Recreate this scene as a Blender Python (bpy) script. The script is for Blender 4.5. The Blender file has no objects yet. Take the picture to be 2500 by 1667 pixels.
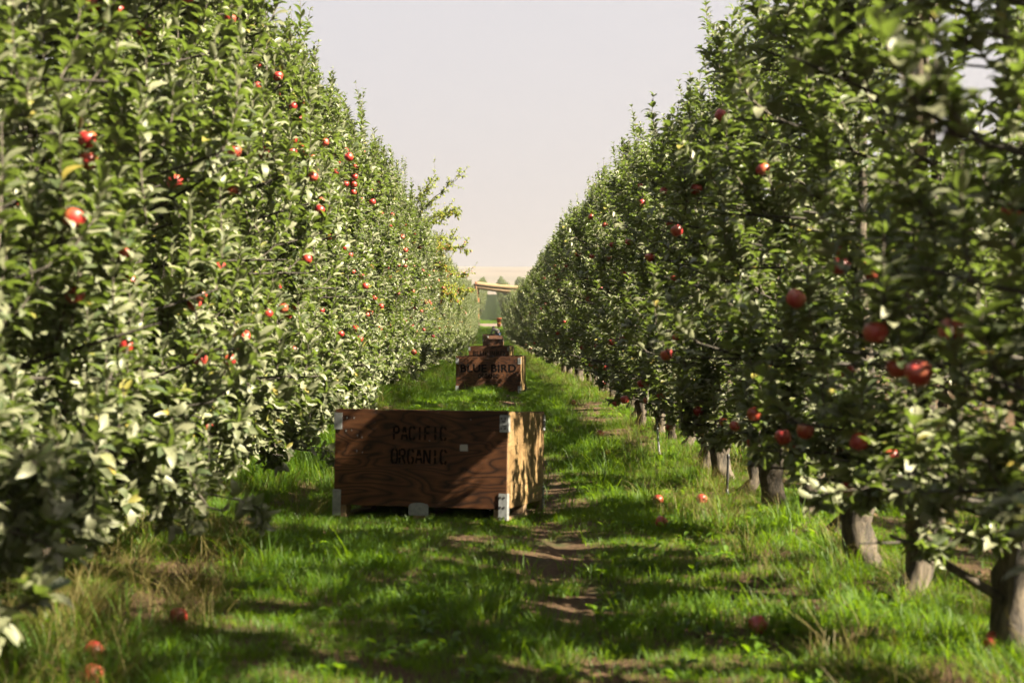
import bpy, bmesh, math, random
import numpy as np
from mathutils import Vector, Matrix, Euler

# ------------------------------------------------------------------ camera, sky, sun, exposure
R = math.radians
sc = bpy.context.scene
COL = sc.collection
FPX = 3472.0                       # focal length in pixels of the 2500 px wide photograph
VX, VY = 1200.0, 793.0             # where the level straight-ahead direction falls in it
CAMZ = 1.31

cam_d = bpy.data.cameras.new("camera")
cam = bpy.data.objects.new("camera", cam_d)
COL.objects.link(cam)
sc.camera = cam
cam_d.lens = 50.0
cam_d.sensor_width = 36.0
cam_d.clip_start = 0.05
cam_d.clip_end = 6000.0
cam.location = (0, 0, CAMZ)
cam.rotation_euler = (R(90) - math.atan((833.5 - VY) / FPX), 0, -math.atan((1250 - VX) / FPX))
cam_d.dof.use_dof = True
cam_d.dof.focus_distance = 23.0
cam_d.dof.aperture_fstop = 2.8
cam_d.dof.aperture_blades = 9

SUN_EL, SUN_AZ = R(39.5), R(113.5)     # azimuth clockwise from straight ahead
to_sun = Vector((math.sin(SUN_AZ) * math.cos(SUN_EL), math.cos(SUN_AZ) * math.cos(SUN_EL), math.sin(SUN_EL)))

world = bpy.data.worlds.new("World")
sc.world = world
world.use_nodes = True
wn, wl = world.node_tree.nodes, world.node_tree.links
wn.clear()
sky = wn.new("ShaderNodeTexSky")
sky.sky_type = 'NISHITA'
sky.sun_disc = False
sky.sun_elevation = SUN_EL
sky.sun_rotation = SUN_AZ
sky.dust_density = 8.0
sky.air_density = 1.0
sky.ozone_density = 0.6
smoke = wn.new("ShaderNodeMixRGB")          # an even veil of smoke over the whole sky
smoke.blend_type = 'MIX'
smoke.inputs[0].default_value = 0.86
smoke.inputs[2].default_value = (1.70, 1.60, 1.64, 1)
bg = wn.new("ShaderNodeBackground")
bg.inputs["Strength"].default_value = 0.050
wo = wn.new("ShaderNodeOutputWorld")
wl.new(sky.outputs[0], smoke.inputs[1])
wl.new(smoke.outputs[0], bg.inputs["Color"])
wl.new(bg.outputs[0], wo.inputs["Surface"])

sun_d = bpy.data.lights.new("sun", 'SUN')
sun_d.energy = 5.0
sun_d.angle = R(0.6)
sun_d.color = (1.0, 0.885, 0.66)
sun = bpy.data.objects.new("sun", sun_d)
COL.objects.link(sun)
sun.rotation_euler = (-to_sun).to_track_quat('-Z', 'Y').to_euler()

sc.render.engine = 'CYCLES'
sc.view_settings.view_transform = 'Standard'
sc.view_settings.look = 'None'
sc.view_settings.exposure = 3.1
sc.view_settings.gamma = 1.0
sc.view_settings.use_curve_mapping = False
sc.cycles.use_denoising = True
sc.cycles.max_bounces = 4
sc.cycles.use_adaptive_sampling = True
sc.cycles.adaptive_threshold = .03
sc.cycles.diffuse_bounces = 2
sc.cycles.glossy_bounces = 2
sc.cycles.transmission_bounces = 4
sc.cycles.volume_bounces = 0
sc.cycles.sample_clamp_indirect = 6.0
sc.cycles.caustics_reflective = False
sc.cycles.caustics_refractive = False

rng = np.random.default_rng(11)
random.seed(11)


def at(px, py, d):
    """the point at distance d (along the lane) seen at photograph pixel px, py"""
    return Vector(((px - VX) / FPX * d, d, CAMZ - (py - VY) / FPX * d))


# ------------------------------------------------------------------ helpers
def tag(o, label=None, cat=None, group=None, kind=None):
    if label: o["label"] = label
    if cat: o["category"] = cat
    if group: o["group"] = group
    if kind: o["kind"] = kind
    return o


def link(name, me, mat=None, parent=None, loc=None):
    o = bpy.data.objects.new(name, me)
    COL.objects.link(o)
    if mat is not None and me is not None and not me.materials:
        me.materials.append(mat)
    if parent is not None: o.parent = parent
    if loc is not None: o.location = loc
    return o


def empty(name, loc=(0, 0, 0), rot=(0, 0, 0)):
    o = bpy.data.objects.new(name, None)
    COL.objects.link(o)
    o.location = loc
    o.rotation_euler = rot
    o.empty_display_size = 0.2
    return o


def np_mesh(name, verts, faces_list, smooth=True, mats=(), mat_ids=None):
    """faces_list: arrays of (n,3) or (n,4) vertex indices"""
    me = bpy.data.meshes.new(name)
    verts = np.asarray(verts, np.float32)
    me.vertices.add(len(verts))
    me.vertices.foreach_set("co", verts.ravel())
    loops = np.concatenate([np.asarray(f, np.int32).ravel() for f in faces_list])
    sizes = np.concatenate([np.full(len(f), np.asarray(f).shape[1], np.int32) for f in faces_list])
    starts = np.concatenate([[0], np.cumsum(sizes)[:-1]]).astype(np.int32)
    me.loops.add(len(loops))
    me.loops.foreach_set("vertex_index", loops)
    me.polygons.add(len(sizes))
    me.polygons.foreach_set("loop_start", starts)
    me.polygons.foreach_set("loop_total", sizes)
    me.polygons.foreach_set("use_smooth", np.full(len(sizes), smooth, bool))
    if mat_ids is not None:
        me.polygons.foreach_set("material_index", np.asarray(mat_ids, np.int32))
    for m in mats: me.materials.append(m)
    me.update(calc_edges=True)
    return me


def vnoise(x, y, seed=0):
    """smooth lattice noise 0..1"""
    x = np.asarray(x, float); y = np.asarray(y, float)
    xi = np.floor(x).astype(np.int64); yi = np.floor(y).astype(np.int64)
    fx = x - xi; fy = y - yi
    fx = fx * fx * (3 - 2 * fx); fy = fy * fy * (3 - 2 * fy)

    def h(a, b):
        n = (a * 374761393 + b * 668265263 + seed * 1442695041) & 0xFFFFFFFF
        n = ((n ^ (n >> 13)) * 1274126177) & 0xFFFFFFFF
        n = n ^ (n >> 16)
        return (n & 0xFFFF) / 65535.0
    a = h(xi, yi) * (1 - fx) + h(xi + 1, yi) * fx
    b = h(xi, yi + 1) * (1 - fx) + h(xi + 1, yi + 1) * fx
    return a * (1 - fy) + b * fy


def fbm(x, y, seed=0):
    return (vnoise(x, y, seed) + 0.5 * vnoise(x * 2.03, y * 2.03, seed + 7) + 0.25 * vnoise(x * 4.1, y * 4.1, seed + 13)) / 1.75


PY = np.array([-200, 0, 9.3, 10.9, 13, 18, 24, 27, 43, 60, 85, 106, 112, 130, 147, 151, 166, 176, 350, 420, 520, 800, 3000.])
PZ = np.array([0, 0, 0, -.09, -.10, -.03, .04, .0, -.06, -.12, -.28, -.25, -.14, .40, 1.02, 1.06, 1.45, 1.75, 8.8, 9.4, 8.0, 3.0, 2.0])


def ground_z(x, y):
    x = np.asarray(x, float); y = np.asarray(y, float)
    z = sum(np.interp(y + d, PY, PZ) for d in (-.6, -.2, .2, .6)) / 4
    near = np.clip((60 - y) / 30, 0, 1)
    z = z + near * (fbm(x * 1.3 + 9, y * 1.3, 3) - .5) * .07
    z = z + near * .05 * np.exp(-((np.abs(x) - 2.1) / .5) ** 2)              # tree lines stand a little proud
    z = z - near * .035 * np.exp(-((x - .42) / .22) ** 2)                     # wheel track
    z = z + .13 * np.exp(-((x + .10) / .42) ** 2 - ((y - 25.55) / .6) ** 2)   # grassy mound before the second bin
    return z


def gz(x, y):
    return float(ground_z(np.array([x]), np.array([y]))[0])


# ------------------------------------------------------------------ materials
def new_mat(name):
    m = bpy.data.materials.new(name)
    m.use_nodes = True
    nt = m.node_tree
    b = nt.nodes["Principled BSDF"]
    return m, nt, b


def ramp(nt, stops, interp='LINEAR'):
    r = nt.nodes.new("ShaderNodeValToRGB")
    r.color_ramp.interpolation = interp
    els = r.color_ramp.elements
    while len(els) < len(stops): els.new(0.5)
    for e, (p, c) in zip(els, stops):
        e.position = p
        e.color = (*c, 1) if len(c) == 3 else c
    return r


def noise(nt, scale, detail=3, rough=.55, vec=None, dist=0.0):
    n = nt.nodes.new("ShaderNodeTexNoise")
    n.inputs["Scale"].default_value = scale
    n.inputs["Detail"].default_value = detail
    n.inputs["Roughness"].default_value = rough
    n.inputs["Distortion"].default_value = dist
    if vec is not None: nt.links.new(vec, n.inputs["Vector"])
    return n


def coords(nt, kind="Object", scale=(1, 1, 1), loc=None):
    tc = nt.nodes.new("ShaderNodeTexCoord")
    mp = nt.nodes.new("ShaderNodeMapping")
    mp.inputs["Scale"].default_value = scale
    nt.links.new(tc.outputs[kind], mp.inputs["Vector"])
    if loc is not None: mp.inputs["Location"].default_value = loc
    return mp.outputs["Vector"]


def mixc(nt, fac, a, b, mode='MIX'):
    m = nt.nodes.new("ShaderNodeMixRGB")
    m.blend_type = mode
    for i, v in enumerate((fac, a, b)):
        if hasattr(v, "links"): nt.links.new(v, m.inputs[i])
        elif i == 0: m.inputs[0].default_value = v
        else: m.inputs[i].default_value = (*v, 1)
    return m.outputs[0]


def bump(nt, b, height, strength=.4, dist=.01):
    n = nt.nodes.new("ShaderNodeBump")
    n.inputs["Strength"].default_value = strength
    n.inputs["Distance"].default_value = dist
    nt.links.new(height, n.inputs["Height"])
    nt.links.new(n.outputs[0], b.inputs["Normal"])


def simple(name, col, rough=.6, metal=0.0, spec=.5, var=0.0, vscale=20):
    m, nt, b = new_mat(name)
    if var:
        v = coords(nt)
        n = noise(nt, vscale, 4, .6, v)
        dark = tuple(c * (1 - var) for c in col); light = tuple(min(1, c * (1 + var)) for c in col)
        r = ramp(nt, [(.3, dark), (.7, light)])
        nt.links.new(n.outputs["Fac"], r.inputs[0])
        nt.links.new(r.outputs[0], b.inputs["Base Color"])
        bump(nt, b, n.outputs["Fac"], .25, .004)
    else:
        b.inputs["Base Color"].default_value = (*col, 1)
    b.inputs["Roughness"].default_value = rough
    b.inputs["Metallic"].default_value = metal
    b.inputs["Specular IOR Level"].default_value = spec
    return m


def leaf_material(name, stops, under, trans, tfac=.3, rough=.38, spec=.5):
    m, nt, b = new_mat(name)
    g = nt.nodes.new("ShaderNodeNewGeometry")
    r = ramp(nt, stops)
    nt.links.new(g.outputs["Random Per Island"], r.inputs[0])
    oi = nt.nodes.new("ShaderNodeObjectInfo")
    hs = nt.nodes.new("ShaderNodeHueSaturation")
    mr = nt.nodes.new("ShaderNodeMapRange")
    mr.inputs["To Min"].default_value = .82; mr.inputs["To Max"].default_value = 1.18
    nt.links.new(oi.outputs["Random"], mr.inputs["Value"])
    nt.links.new(mr.outputs[0], hs.inputs["Value"])
    nt.links.new(r.outputs[0], hs.inputs["Color"])
    col = mixc(nt, g.outputs["Backfacing"], hs.outputs[0], under)
    nt.links.new(col, b.inputs["Base Color"])
    b.inputs["Roughness"].default_value = rough
    b.inputs["Specular IOR Level"].default_value = spec
    t = nt.nodes.new("ShaderNodeBsdfTranslucent")
    t.inputs["Color"].default_value = (*trans, 1)
    ms = nt.nodes.new("ShaderNodeMixShader")
    ms.inputs[0].default_value = tfac
    nt.links.new(b.outputs[0], ms.inputs[1]); nt.links.new(t.outputs[0], ms.inputs[2])
    nt.links.new(ms.outputs[0], nt.nodes["Material Output"].inputs["Surface"])
    return m


M = {}
M["leaf"] = leaf_material("apple_leaf",
    [(0, (.026, .042, .014)), (.18, (.060, .074, .036)), (.40, (.098, .108, .060)), (.70, (.128, .134, .080)), (.955, (.150, .152, .098)), (.975, (.14, .15, .04)), (1, (.20, .155, .03))],
    (.13, .138, .08), (.15, .22, .03), .28, .50, .45)
M["leaf_crab"] = leaf_material("crab_apple_leaf",
    [(0, (.045, .075, .010)), (.5, (.095, .13, .016)), (.85, (.16, .18, .022)), (1, (.22, .17, .02))],
    (.12, .14, .04), (.28, .32, .02), .42, .5, .3)
M["grass"] = leaf_material("grass_blade",
    [(0, (.016, .042, .003)), (.4, (.034, .078, .005)), (.75, (.064, .115, .009)), (.93, (.105, .14, .018)), (1, (.19, .16, .05))],
    (.036, .078, .006), (.17, .29, .006), .45, .5, .22)
M["dry"] = leaf_material("dry_grass_blade",
    [(0, (.04, .06, .010)), (.4, (.075, .075, .018)), (.7, (.115, .095, .028)), (1, (.15, .12, .045))],
    (.09, .075, .024), (.13, .10, .02), .3, .6, .2)


def bark_material(name, dark, light, scale=6):
    m, nt, b = new_mat(name)
    v = coords(nt, "Object", (1, 1, .22))
    n1 = noise(nt, scale * 4, 5, .65, v, .6)
    n2 = noise(nt, scale * .8, 3, .5, coords(nt))
    r = ramp(nt, [(.35, dark), (.55, tuple((a + c) / 2 for a, c in zip(dark, light))), (.7, light)])
    nt.links.new(n1.outputs["Fac"], r.inputs[0])
    r2 = ramp(nt, [(.4, (1, 1, 1)), (.7, (.72, .74, .62))])
    nt.links.new(n2.outputs["Fac"], r2.inputs[0])
    nt.links.new(mixc(nt, 1.0, r.outputs[0], r2.outputs[0], 'MULTIPLY'), b.inputs["Base Color"])
    b.inputs["Roughness"].default_value = .9
    bump(nt, b, n1.outputs["Fac"], .9, .02)
    return m


M["bark"] = bark_material("apple_bark", (.010, .007, .005), (.115, .09, .064))
M["twig"] = bark_material("twig_bark", (.05, .04, .033), (.115, .095, .08), 14)
M["limb"] = bark_material("limb_bark", (.012, .009, .007), (.05, .041, .032), 9)


def apple_material():
    m, nt, b = new_mat("apple_skin")
    oi = nt.nodes.new("ShaderNodeObjectInfo")
    tc = nt.nodes.new("ShaderNodeTexCoord")
    add = nt.nodes.new("ShaderNodeVectorMath"); add.operation = 'MULTIPLY_ADD'
    add.inputs[1].default_value = (1, 1, 1)
    cmb = nt.nodes.new("ShaderNodeCombineXYZ")
    ml = nt.nodes.new("ShaderNodeMath"); ml.operation = 'MULTIPLY'; ml.inputs[1].default_value = 30
    nt.links.new(oi.outputs["Random"], ml.inputs[0])
    nt.links.new(ml.outputs[0], cmb.inputs[0]); nt.links.new(ml.outputs[0], cmb.inputs[1])
    nt.links.new(tc.outputs["Object"], add.inputs[0]); nt.links.new(cmb.outputs[0], add.inputs[2])
    n = noise(nt, 16, 2, .5, add.outputs[0])
    r = ramp(nt, [(.26, (.14, .006, .008)), (.45, (.20, .014, .012)), (.60, (.22, .040, .022)), (.76, (.23, .105, .034))])
    nt.links.new(n.outputs["Fac"], r.inputs[0])
    fine = noise(nt, 300, 2, .5, tc.outputs["Object"])
    r2 = ramp(nt, [(.6, (1, 1, 1)), (.75, (1.0, .8, .62))])
    nt.links.new(fine.outputs["Fac"], r2.inputs[0])
    nt.links.new(mixc(nt, .5, r.outputs[0], r2.outputs[0], 'MULTIPLY'), b.inputs["Base Color"])
    b.inputs["Roughness"].default_value = .42
    return m


M["apple"] = apple_material()
M["dead"] = simple("dead_leaf", (.085, .046, .018), .8, var=.4, vscale=40)
M["stem"] = simple("apple_stem", (.08, .05, .02), .8)
M["crab_fruit"] = simple("crab_apple_skin", (.24, .045, .010), .35)


def ply_material(name, dark, mid, light, weather=0.0, seed=0.0, axis=0):
    """rotary-cut plywood: contour loops of a stretched noise"""
    m, nt, b = new_mat(name)
    sc_ = (1.15, 3, 4.2) if axis == 0 else (3, 1.15, 4.2)
    v = coords(nt, "Object", sc_, (seed, seed * 1.7, seed * .6))
    n = noise(nt, 1.25, 2, .45, v, .35)
    mul = nt.nodes.new("ShaderNodeMath"); mul.operation = 'MULTIPLY'; mul.inputs[1].default_value = 15
    fr = nt.nodes.new("ShaderNodeMath"); fr.operation = 'FRACT'
    nt.links.new(n.outputs["Fac"], mul.inputs[0]); nt.links.new(mul.outputs[0], fr.inputs[0])
    r = ramp(nt, [(0, dark), (.16, mid), (.6, light), (.86, mid), (1, dark)])
    nt.links.new(fr.outputs[0], r.inputs[0])
    fib = noise(nt, 9, 4, .7, coords(nt, "Object", (1.2, 1.2, 26) if axis == 0 else (26, 1.2, 26)))
    rf = ramp(nt, [(.3, (.55, .5, .45)), (.65, (1.1, 1.1, 1.1))])
    nt.links.new(fib.outputs["Fac"], rf.inputs[0])
    c = mixc(nt, .8, r.outputs[0], rf.outputs[0], 'MULTIPLY')
    st = noise(nt, 2.2, 4, .6, coords(nt, "Object", (1, 1, 1), (seed + 4, 2, 1)))
    rs = ramp(nt, [(.35, (.38, .30, .27)), (.62, (1, 1, 1))])
    nt.links.new(st.outputs["Fac"], rs.inputs[0])
    c = mixc(nt, .85, c, rs.outputs[0], 'MULTIPLY')
    if weather:
        dv = coords(nt, "Object", (34, 34, 2.6), (seed, seed, 0))
        dn = noise(nt, 1.0, 3, .6, dv, .3)
        rd = ramp(nt, [(.54, (0, 0, 0)), (.66, (1, 1, 1))])
        nt.links.new(dn.outputs["Fac"], rd.inputs[0])
        mm = nt.nodes.new("ShaderNodeMath"); mm.operation = 'MULTIPLY'; mm.inputs[1].default_value = weather
        nt.links.new(rd.outputs[0], mm.inputs[0])
        c = mixc(nt, mm.outputs[0], c, (.20, .148, .083))
    nt.links.new(c, b.inputs["Base Color"])
    b.inputs["Roughness"].default_value = .6
    b.inputs["Specular IOR Level"].default_value = .2
    bump(nt, b, fr.outputs[0], .15, .002)
    return m


M["ply"] = [ply_material("shade_toned_stained_plywood", (.011, .0045, .0025), (.047, .019, .0075), (.086, .035, .0135), 0.0, s, 0) for s in (1.3, 5.2, 9.1)]  # stain darkened further: the shade on the bin fronts is put into the colour
M["ply_side"] = [ply_material("sun_toned_weathered_plywood", (.075, .046, .02), (.135, .089, .04), (.175, .118, .055), .75, s, 1) for s in (2.3, 6.2, 11.1)]  # same wood made paler: sunlight on the bin sides is put into the colour
M["timber"] = simple("rough_timber", (.11, .07, .036), .85, var=.45, vscale=18)
M["zinc"] = simple("galvanised_steel", (.15, .158, .165), .6, .3, var=.3, vscale=30)
M["bolt"] = simple("dark_bolt", (.035, .035, .035), .5, .5)
M["ink"] = simple("black_stencil_ink", (.003, .0025, .0025), .9, spec=.03)
M["white"] = simple("white_paper", (.20, .195, .175), .8, var=.12, vscale=60)


def ground_material():
    m, nt, b = new_mat("orchard_soil_and_thatch")
    v = coords(nt)
    n1 = noise(nt, 1.6, 5, .6, v)
    n2 = noise(nt, 38, 6, .75, v)
    n3 = noise(nt, .35, 3, .5, v)
    soil = ramp(nt, [(.3, (.018, .010, .005)), (.55, (.058, .034, .017)), (.75, (.105, .064, .034))])
    nt.links.new(n2.outputs["Fac"], soil.inputs[0])
    turf = ramp(nt, [(.3, (.012, .020, .004)), (.6, (.026, .042, .008)), (.8, (.055, .06, .016))])
    nt.links.new(n2.outputs["Fac"], turf.inputs[0])
    f = ramp(nt, [(.56, (0, 0, 0)), (.70, (1, 1, 1))])
    nt.links.new(n1.outputs["Fac"], f.inputs[0])
    sep = nt.nodes.new("ShaderNodeSeparateXYZ"); nt.links.new(v, sep.inputs[0])
    far = nt.nodes.new("ShaderNodeMapRange")          # the turf is closed beyond the near, trodden part of the lane
    far.inputs["From Min"].default_value = 40; far.inputs["From Max"].default_value = 120
    nt.links.new(sep.outputs[1], far.inputs["Value"])
    mxx = nt.nodes.new("ShaderNodeMath"); mxx.operation = 'MAXIMUM'
    nt.links.new(f.outputs[0], mxx.inputs[0]); nt.links.new(far.outputs[0], mxx.inputs[1])
    nt.links.new(mixc(nt, mxx.outputs[0], soil.outputs[0], turf.outputs[0]), b.inputs["Base Color"])
    b.inputs["Roughness"].default_value = .95
    b.inputs["Specular IOR Level"].default_value = .2
    bump(nt, b, n2.outputs["Fac"], .8, .03)
    return m


M["ground"] = ground_material()


def hill_material():
    m, nt, b = new_mat("dry_hill_fields")
    v = coords(nt, "Object", (.004, .012, .03))
    n = noise(nt, 1.0, 4, .6, v)
    r = ramp(nt, [(.3, (.055, .048, .042)), (.45, (.11, .093, .077)), (.55, (.075, .07, .056)), (.7, (.15, .125, .102))])
    nt.links.new(n.outputs["Fac"], r.inputs[0])
    nt.links.new(r.outputs[0], b.inputs["Base Color"])
    b.inputs["Roughness"].default_value = 1.0
    b.inputs["Specular IOR Level"].default_value = .1
    return m


M["hill"] = hill_material()
M["road"] = simple("pale_dirt_road", (.105, .08, .066), .95, spec=.1, var=.25, vscale=1.5)
M["net"] = simple("rolled_shade_net", (.15, .098, .047), .8, var=.18, vscale=3)
M["post_orange"] = simple("orange_wood_post", (.15, .055, .016), .8, var=.25, vscale=6)
M["post"] = simple("grey_wood_post", (.10, .075, .052), .9, var=.35, vscale=14)
M["orange"] = simple("orange_plastic", (.24, .042, .006), .45)
M["pvc"] = simple("grey_plastic_pipe", (.19, .195, .21), .5)
M["black"] = simple("black_plastic", (.012, .012, .013), .5)
M["skin"] = simple("skin", (.16, .09, .06), .6)
M["shirt"] = simple("grey_shirt_cloth", (.13, .128, .132), .9)
M["jeans"] = simple("blue_denim", (.045, .065, .12), .9)
M["cap"] = simple("dark_cap_cloth", (.02, .02, .025), .9)
M["boot"] = simple("brown_leather", (.06, .035, .02), .7)

# ------------------------------------------------------------------ ground, road, hills, haze
ys = np.concatenate([np.arange(-60, 2, 2.0), np.arange(2, 34, .13), np.arange(34, 70, .5), np.arange(70, 200, 2.0), np.arange(200, 460, 8.0), np.geomspace(460, 2950, 16)])
xs = np.concatenate([-np.geomspace(1900, 12, 14), np.arange(-9, -3, .6), np.arange(-3, 3.2, .13), np.arange(3.6, 9, .6), np.geomspace(12, 1900, 14)])
GX, GY = np.meshgrid(xs, ys)
V = np.stack([GX, GY, ground_z(GX, GY)], -1).reshape(-1, 3)
nx = len(xs)
ii = (np.arange(len(ys) - 1)[:, None] * nx + np.arange(nx - 1)[None]).ravel()
ground = link("ground", np_mesh("ground", V, [np.stack([ii, ii + 1, ii + nx + 1, ii + nx], 1)]), M["ground"])
tag(ground, kind="structure")

rx = np.linspace(-60, 60, 61); ry = np.linspace(151, 165, 8)
RX, RY = np.meshgrid(rx, ry)
rough_edge = (fbm(RX * .5, RY, 5) - .5) * 1.2
RY2 = RY + rough_edge
rv = np.stack([RX, RY2, ground_z(RX, RY2) + .03], -1).reshape(-1, 3)
i2 = (np.arange(7)[:, None] * 61 + np.arange(60)[None]).ravel()
tag(link("dirt_road", np_mesh("dirt_road", rv, [np.stack([i2, i2 + 1, i2 + 62, i2 + 61], 1)]), M["road"]), kind="structure")

HPY = np.array([480, 620, 800, 1000, 1250, 1420, 1500, 1850, 2050, 2600.])
HPZ = np.array([-6, 10, 22, 33, 46, 53.5, 54, 77, 80, 40.])
hx = np.linspace(-1500, 1500, 81); hy = np.linspace(480, 2600, 70)
HX, HY = np.meshgrid(hx, hy)
HZ = np.interp(HY, HPY, HPZ) + (fbm(HX / 260, HY / 260, 21) - .5) * 12 * np.clip((HY - 500) / 300, 0, 1)
i3 = (np.arange(69)[:, None] * 81 + np.arange(80)[None]).ravel()
tag(link("hills", np_mesh("hills", np.stack([HX, HY, HZ], -1).reshape(-1, 3), [np.stack([i3, i3 + 1, i3 + 82, i3 + 81], 1)]), M["hill"]), kind="structure")

bm = bmesh.new()
bmesh.ops.create_cube(bm, size=1.0)
for v in bm.verts:
    v.co = Vector((v.co.x * 3900, 1400 + v.co.y * 3160, 57 + v.co.z * 126))
hme = bpy.data.meshes.new("haze"); bm.to_mesh(hme); bm.free()
hm = bpy.data.materials.new("smoky_air"); hm.use_nodes = True
hm.node_tree.nodes.clear()
pv = hm.node_tree.nodes.new("ShaderNodeVolumePrincipled")
pv.inputs["Color"].default_value = (.345, .34, .365, 1)
pv.inputs["Density"].default_value = .0004
pv.inputs["Anisotropy"].default_value = .2
ho = hm.node_tree.nodes.new("ShaderNodeOutputMaterial")
hm.node_tree.links.new(pv.outputs[0], ho.inputs["Volume"])
haze = link("haze", hme, hm)
tag(haze, kind="stuff")

# ------------------------------------------------------------------ apple trees
LEAF_T = np.array([0, .10, .30, .55, .80, 1.0])
LEAF_W = np.array([.012, .03, .165, .205, .135, 0])


def leaf_template(bend, fold, twist=0.0):
    """a leaf of length 1 along +y, upper side +z, folded along the midrib and bent down towards its tip"""
    ang = -bend * LEAF_T ** 1.3
    y = np.concatenate([[0], np.cumsum(np.diff(LEAF_T) * np.cos((ang[1:] + ang[:-1]) / 2))])
    z = np.concatenate([[0], np.cumsum(np.diff(LEAF_T) * np.sin((ang[1:] + ang[:-1]) / 2))])
    mid = np.stack([np.zeros(6), y, z], 1)
    s = slice(2, 5)
    L = np.stack([-LEAF_W[s], y[s], z[s] + fold * LEAF_W[s] + twist * LEAF_T[s]], 1)
    Rr = np.stack([LEAF_W[s], y[s], z[s] + fold * LEAF_W[s] - twist * LEAF_T[s]], 1)
    return np.concatenate([mid[[0, 2, 3, 4, 5]], L, Rr])          # 5 mid, 3 left, 3 right


LT = np.stack([leaf_template(1.1, .5), leaf_template(.7, .7, .05), leaf_template(1.7, .4, -.06), leaf_template(.35, .5, .08)])
LF3 = np.array([[0, 8, 1], [0, 1, 5], [3, 10, 4], [3, 4, 7]])
LF4 = np.array([[1, 8, 9, 2], [2, 9, 10, 3], [1, 2, 6, 5], [2, 3, 7, 6]])


def leaf_arrays(pos, axis, up, size, kind):
    axis = axis / np.linalg.norm(axis, axis=1, keepdims=True)
    side = np.cross(axis, up)
    side /= np.linalg.norm(side, axis=1, keepdims=True) + 1e-9
    nor = np.cross(side, axis)
    T = LT[kind] * size[:, None, None]
    v = pos[:, None] + T[..., :1] * side[:, None] + T[..., 1:2] * axis[:, None] + T[..., 2:] * nor[:, None]
    n = len(pos)
    off = (np.arange(n) * 11)[:, None, None]
    return v.reshape(-1, 3), (LF3[None] + off).reshape(-1, 3), (LF4[None] + off).reshape(-1, 4)


def tube_arrays(pts, rad, sides=3):
    """one tube along a polyline"""
    pts = np.asarray(pts, float); rad = np.asarray(rad, float)
    d = np.gradient(pts, axis=0)
    d /= np.linalg.norm(d, axis=1, keepdims=True) + 1e-9
    ref = np.array([0, 0, 1.]) if abs(d[0, 2]) < .9 else np.array([1., 0, 0])
    a = np.cross(d, ref); a /= np.linalg.norm(a, axis=1, keepdims=True) + 1e-9
    b = np.cross(d, a)
    th = np.arange(sides) * 2 * np.pi / sides
    v = pts[:, None] + rad[:, None, None] * (np.cos(th)[None, :, None] * a[:, None] + np.sin(th)[None, :, None] * b[:, None])
    n = len(pts)
    f = []
    for i in range(n - 1):
        for k in range(sides):
            k2 = (k + 1) % sides
            f.append((i * sides + k, i * sides + k2, (i + 1) * sides + k2, (i + 1) * sides + k))
    return v.reshape(-1, 3), np.array(f)


class Builder:
    def __init__(self): self.v, self.f3, self.f4, self.n = [], [], [], 0
    def add(self, v, f3=None, f4=None):
        if f3 is not None and len(f3): self.f3.append(np.asarray(f3) + self.n)
        if f4 is not None and len(f4): self.f4.append(np.asarray(f4) + self.n)
        self.v.append(v); self.n += len(v)
    def mesh(self, name, mats, ids=None):
        fl = []
        if self.f3: fl.append(np.concatenate(self.f3))
        if self.f4: fl.append(np.concatenate(self.f4))
        return np_mesh(name, np.concatenate(self.v), fl, True, mats, ids)


def canopy_w(z, H=4.25):
    """how far the foliage reaches from the tree line at height z"""
    return np.interp(z / H, [.08, .16, .28, .55, .75, .9, 1.0], [.45, .78, .95, .95, .70, .36, .15])


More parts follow.
